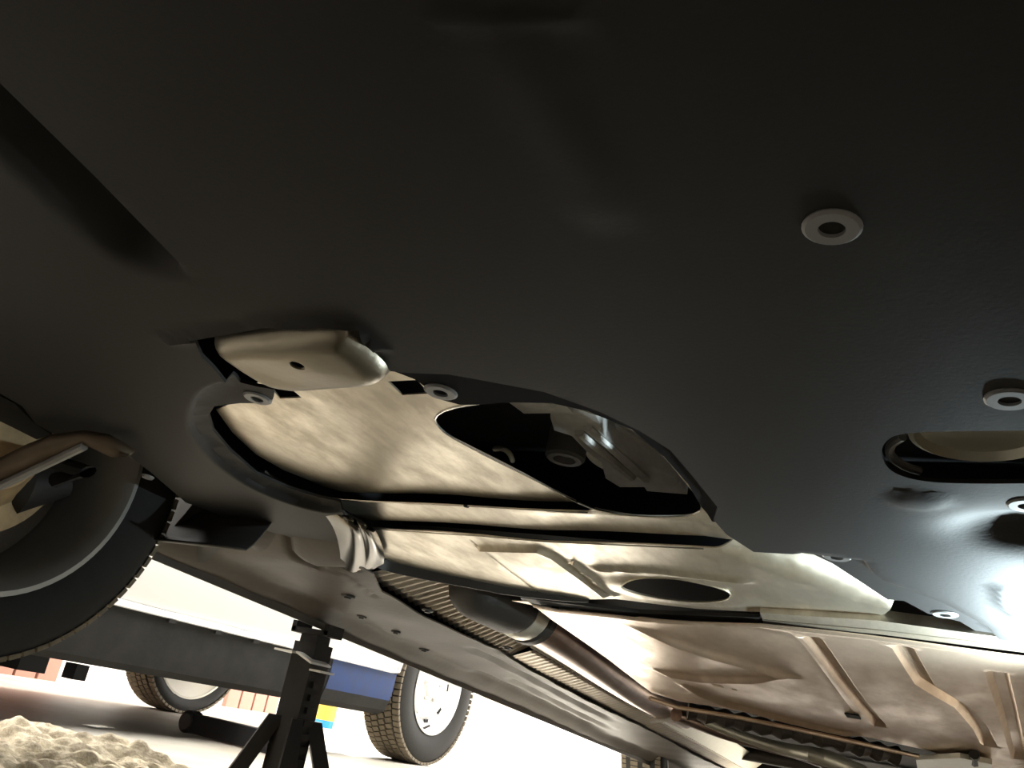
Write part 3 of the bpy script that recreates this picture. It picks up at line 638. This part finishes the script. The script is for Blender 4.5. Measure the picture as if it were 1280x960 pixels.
vbox('underside_bracket', (XV-.3, 1.95, .165), (.10, .10, .05), M['void']); vbox('underside_bracket', (XV-.3, 2.15, .16), (.06, .05, .05), M['void'])
for k, y in enumerate((2.2, 2.42, 2.62)):
    vbox('trim_clip', (XV+.012, y, .372), (.012, .03, .012), M['clad'])
def van_wheel(cx, face, rim_m, yw=YV, ri=.215):
    w_ = .205; b = MB(); b.lathe([(a*face, r) for a, r in tyre_prof(w_, RV-.006, ri)], (0, 0, 0), 'x', 96)
    t = b.build('wheel', M['rubber'], van, car=False); t.location = (cx-(XV-.85), yw-3.0, RV)
    b = MB(); n = 76
    for k in range(n):
        for row, (xx, ww, ph) in enumerate(((.083, .036, 0), (.040, .034, .5), (.0, .030, 0), (-.040, .034, .5), (-.083, .036, 0))):
            a = 2*math.pi*(k+ph)/n; R = np.array([[1, 0, 0], [0, math.cos(a), -math.sin(a)], [0, math.sin(a), math.cos(a)]])
            R2 = R@np.array([[math.cos(.25), 0, math.sin(.25)], [0, 1, 0], [-math.sin(.25), 0, math.cos(.25)]]) if row not in (0, 4) else R
            dr = -.004 if row in (0, 4) else 0
            b.box(R@np.array([xx, RV-.005+dr, 0]), (ww, .012, .0235), R2)
    tr = b.build('tread', M['rubber_dusty'], t, car=False, smooth=False); tr['kind'] = 'stuff'
    f = face
    b = MB(); rp = [(-.09*f, .214), (-.09*f, .205), (.02*f, .195), (.075*f, .198), (.090*f, .214), (.098*f, .220), (.100*f, .212), (.086*f, .203), (.055*f, .185), (.040*f, .150), (.062*f, .135), (.068*f, .110), (.050*f, .085), (.048*f, .045), (.07*f, .040), (.074*f, .0)]; rp = [(x_, r2*ri/.215) for x_, r2 in rp]; b.lathe(rp, (0, 0, 0), 'x', 72); b.build('rim', rim_m, t, car=False)
    for k in range(5):
        a = 2*math.pi*k/5+.3; p = (.052*f, .068*math.cos(a), .068*math.sin(a))
        b = MB(); b.lathe([(0, .011), (.012*f, .010), (.014*f, .006), (.014*f, 0)], p, 'x', 6); b.build('wheel_nut', M['cast'], t, car=False, smooth=False)
    for k in range(8):
        a = 2*math.pi*k/8+.1; p = np.array([.0475*f, .160*math.cos(a), .160*math.sin(a)])
        b = MB(); R = np.array([[1, 0, 0], [0, math.cos(a), -math.sin(a)], [0, math.sin(a), math.cos(a)]]); b.box(p, (.006, .016, .034), R); b.build('vent_slot', M['void'], t, car=False, smooth=False)
    b = MB(); p = np.array([.08*f, -.05, -.195]); b.tube([p, p+[.03*f, .01, .02]], .006, 8); b.build('valve', M['liner'], t, car=False)
    return t
van_wheel(XV-.10, 1, M['rimwhite'])['label'] = 'rear wheel with white steel rim'
YF = 3.76; van_wheel(XV-1.48, -1, M['backing'], YF, .285)
b = MB(); b.lathe([(.085, .272), (.070, .25), (.050, .19), (.06, .11), (.085, .09), (.10, .05), (.10, 0)], (XV-1.48, YF, RV), 'x', 48); vobj(b, 'brake_drum', M['backing'])
b = MB(); b.tube([(XV-1.45, YF, RV), (XV-.2, YV, RV)], .04, 14); vobj(b, 'axle', M['void'])

# ================================================================== THINGS ON THE FLOOR
# tan rug heap, bottom left
rc = W(30, 962, .04)
def rug():
    n = 170; V = []; rx, ry = .50, .34; pq = rng.random((40, 4))
    ph = rng.random((14, 4))*6.28
    for i in range(n+1):
        for j in range(n+1):
            u, v = i/n*2-1, j/n*2-1; r = math.hypot(u, v)
            h = .085*max(0, 1-r**2.2)
            q = sum(math.sin(u*(5+3*k)*math.cos(ph[k][0])+v*(5+3*k)*math.sin(ph[k][0])+ph[k][1])/(1+.5*k) for k in range(14))
            fz = sum(abs(math.sin(u*(18+26*a)*math.cos(6.28*b_)+v*(18+26*a)*math.sin(6.28*b_)+6.28*c_)) for a, b_, c_, _ in pq)/40-.63
            h += (.008*q+.075*fz+.002*rng.random())*max(0, 1-r**4)
            V.append((u*rx, v*ry, max(h, .001)))
    Fc = [(i*(n+1)+j, i*(n+1)+j+1, (i+1)*(n+1)+j+1, (i+1)*(n+1)+j) for i in range(n) for j in range(n)]
    keep = [f for f in Fc if math.hypot(sum(V[k][0] for k in f)/4/rx, sum(V[k][1] for k in f)/4/ry) < 1]
    o = mesh_obj('rug', V, keep, M['cloth'], car=False, angle=80); md = o.modifiers.new('t', 'SOLIDIFY'); md.thickness = .006; md.offset = 0
    return tag(o, 'crumpled tan shaggy rug lying on the floor in the bottom left corner', 'rug')
o = rug(); o.location = (rc[0], rc[1], .004); o.rotation_euler = (0, 0, .5)
# dark steel beam on the floor before the far wheel
A_ = W(236, 917, .0); B_ = W(345, 944, .0); d = B_-A_; an = math.atan2(d[1], d[0])
beam = empty('steel_beam', (A_[0], A_[1], 0), 'dark steel beam lying on the floor in front of the van far wheel', 'beam', rot=(0, 0, an))
ln = float(np.hypot(d[0], d[1])); b = MB(); b.box((ln/2+.03, .0, .04), (ln, .07, .07)); b.build('bar', M['void'], beam, car=False, smooth=False)
b = MB(); b.lathe([(-.04, 0), (-.04, .03), (-.03, .042), (.02, .042), (.03, .03), (.03, 0)], (.0, 0, .043), 'y', 20); b.build('end_roller', M['liner'], beam, car=False)
# floor marks that are objects: a pale scrap of card and a thin strip joint
p = W(123, 909, .0); b = MB(); b.box((0, 0, .002), (.05, .12, .002)); o = b.build('paper_scrap', M['white'], car=False, smooth=False); o.location = (p[0], p[1], .0005); o.rotation_euler = (0, 0, .35); tag(o, 'small white scrap of paper on the floor left of the van far wheel', 'paper')
a_ = W(95, 937, 0); b_ = W(260, 964, 0); d_2 = (b_-a_)/np.linalg.norm(b_-a_); n_ = np.array([-d_2[1], d_2[0], 0])*.004; dn_ = np.array([0, 0, .0008])
b = MB(); b.add([a_-n_, b_-n_*1.5, b_+n_*1.5, a_+n_, a_-n_+dn_, b_-n_*1.5+dn_, b_+n_*1.5+dn_, a_+n_+dn_], [(0, 1, 2, 3), (4, 5, 6, 7), (0, 1, 5, 4), (1, 2, 6, 5), (2, 3, 7, 6), (3, 0, 4, 7)]); o = b.build('floor_joint', M['void'], bpy.data.objects['floor'], car=False, smooth=False)
# things behind the stand, beyond the van
p = WX(402, 915, -4.3); gz = 0
bt = empty('bottle', (-4.3, p[1], 0), 'blue bottle with a yellow label standing on the floor just right of the jack stand', 'bottle')
b = MB(); b.lathe([(0, 0), (0, .07), (.24, .07), (.28, .03), (.33, .028), (.33, 0)], (0, 0, 0), 'z', 20); b.build('container', M['cyan'], bt, car=False)
b = MB(); b.lathe([(.05, .0715), (.2, .0715)], (0, 0, 0), 'z', 20); b.build('paper_label', M['yellow'], bt, car=False)
p = WX(432, 930, -4.2)
bx = empty('carton', (-4.2, p[1]+.22, 0), 'white carton on the floor between the blue bottle and the van wheel', 'box')
b = MB(); b.box((0, 0, .16), (.3, .45, .32)); b.build('box_body', M['white'], bx, car=False, smooth=False)
b = MB(); b.box((.152, -.1, .16), (.003, .05, .3)); b.build('tape', M['yellow'], bx, car=False, smooth=False)
# red shutters in the far wall
def shutter(name, y0, y1):
    root = bpy.data.objects.new(name, None); link(root); root.location = (XW, (y0+y1)/2, 0); root['kind'] = 'structure'
    n = int(round((y1-y0)/.16)); st = (y1-y0)/n; me = None
    for k in range(n):
        if me is None:
            b = MB(); b.box((.02, 0, 1.1), (.04, st*.86, 2.2), taper=.97); o = b.build('panel', M['red'], root, car=False, smooth=False); me = o
        else: o = me.copy(); link(o, root)
        o.location = (0, y0+(k+.5)*st-(y0+y1)/2, 0)
p0 = WX(61, 866, XW); p1 = WX(272, 895, XW); p2 = WX(326, 908, XW)
shutter('door_1', 1.2, p0[1]); shutter('door_2', p1[1], p2[1]+.1)

# ================================================================== INSPECTION LAMP just out of frame on the right
lp = C(1242, 808, .32)+np.array([.06, -.02, -.125])
lamp = empty('work_light', c2w(lp), 'small black torch clipped under the car at the right edge, shining cool white', 'torch', rot=(-TH, 0, 0))
b = MB(); b.lathe([(-.03, 0), (-.03, .016), (.0, .016), (.004, .012), (.0, .010)], (0, 0, 0), 'z', 20); b.build('housing', M['led'], lamp, car=False)
b = MB(); b.lathe([(.001, .010), (.001, 0)], (0, 0, 0), 'z', 16); b.build('lens', M['ledlens'], lamp, car=False)
li = bpy.data.lights.new('torch_beam', 'SPOT'); li.energy = 24.0; li.color = (.78, .95, 1); li.spot_size = math.radians(158); li.spot_blend = .6; li.shadow_soft_size = .012
lo = bpy.data.objects.new('torch_beam', li); link(lo, lamp); lo.location = (0, 0, .006)
lo.rotation_euler = Vector((-.50, -.15, .8)).to_track_quat('-Z', 'Y').to_euler()
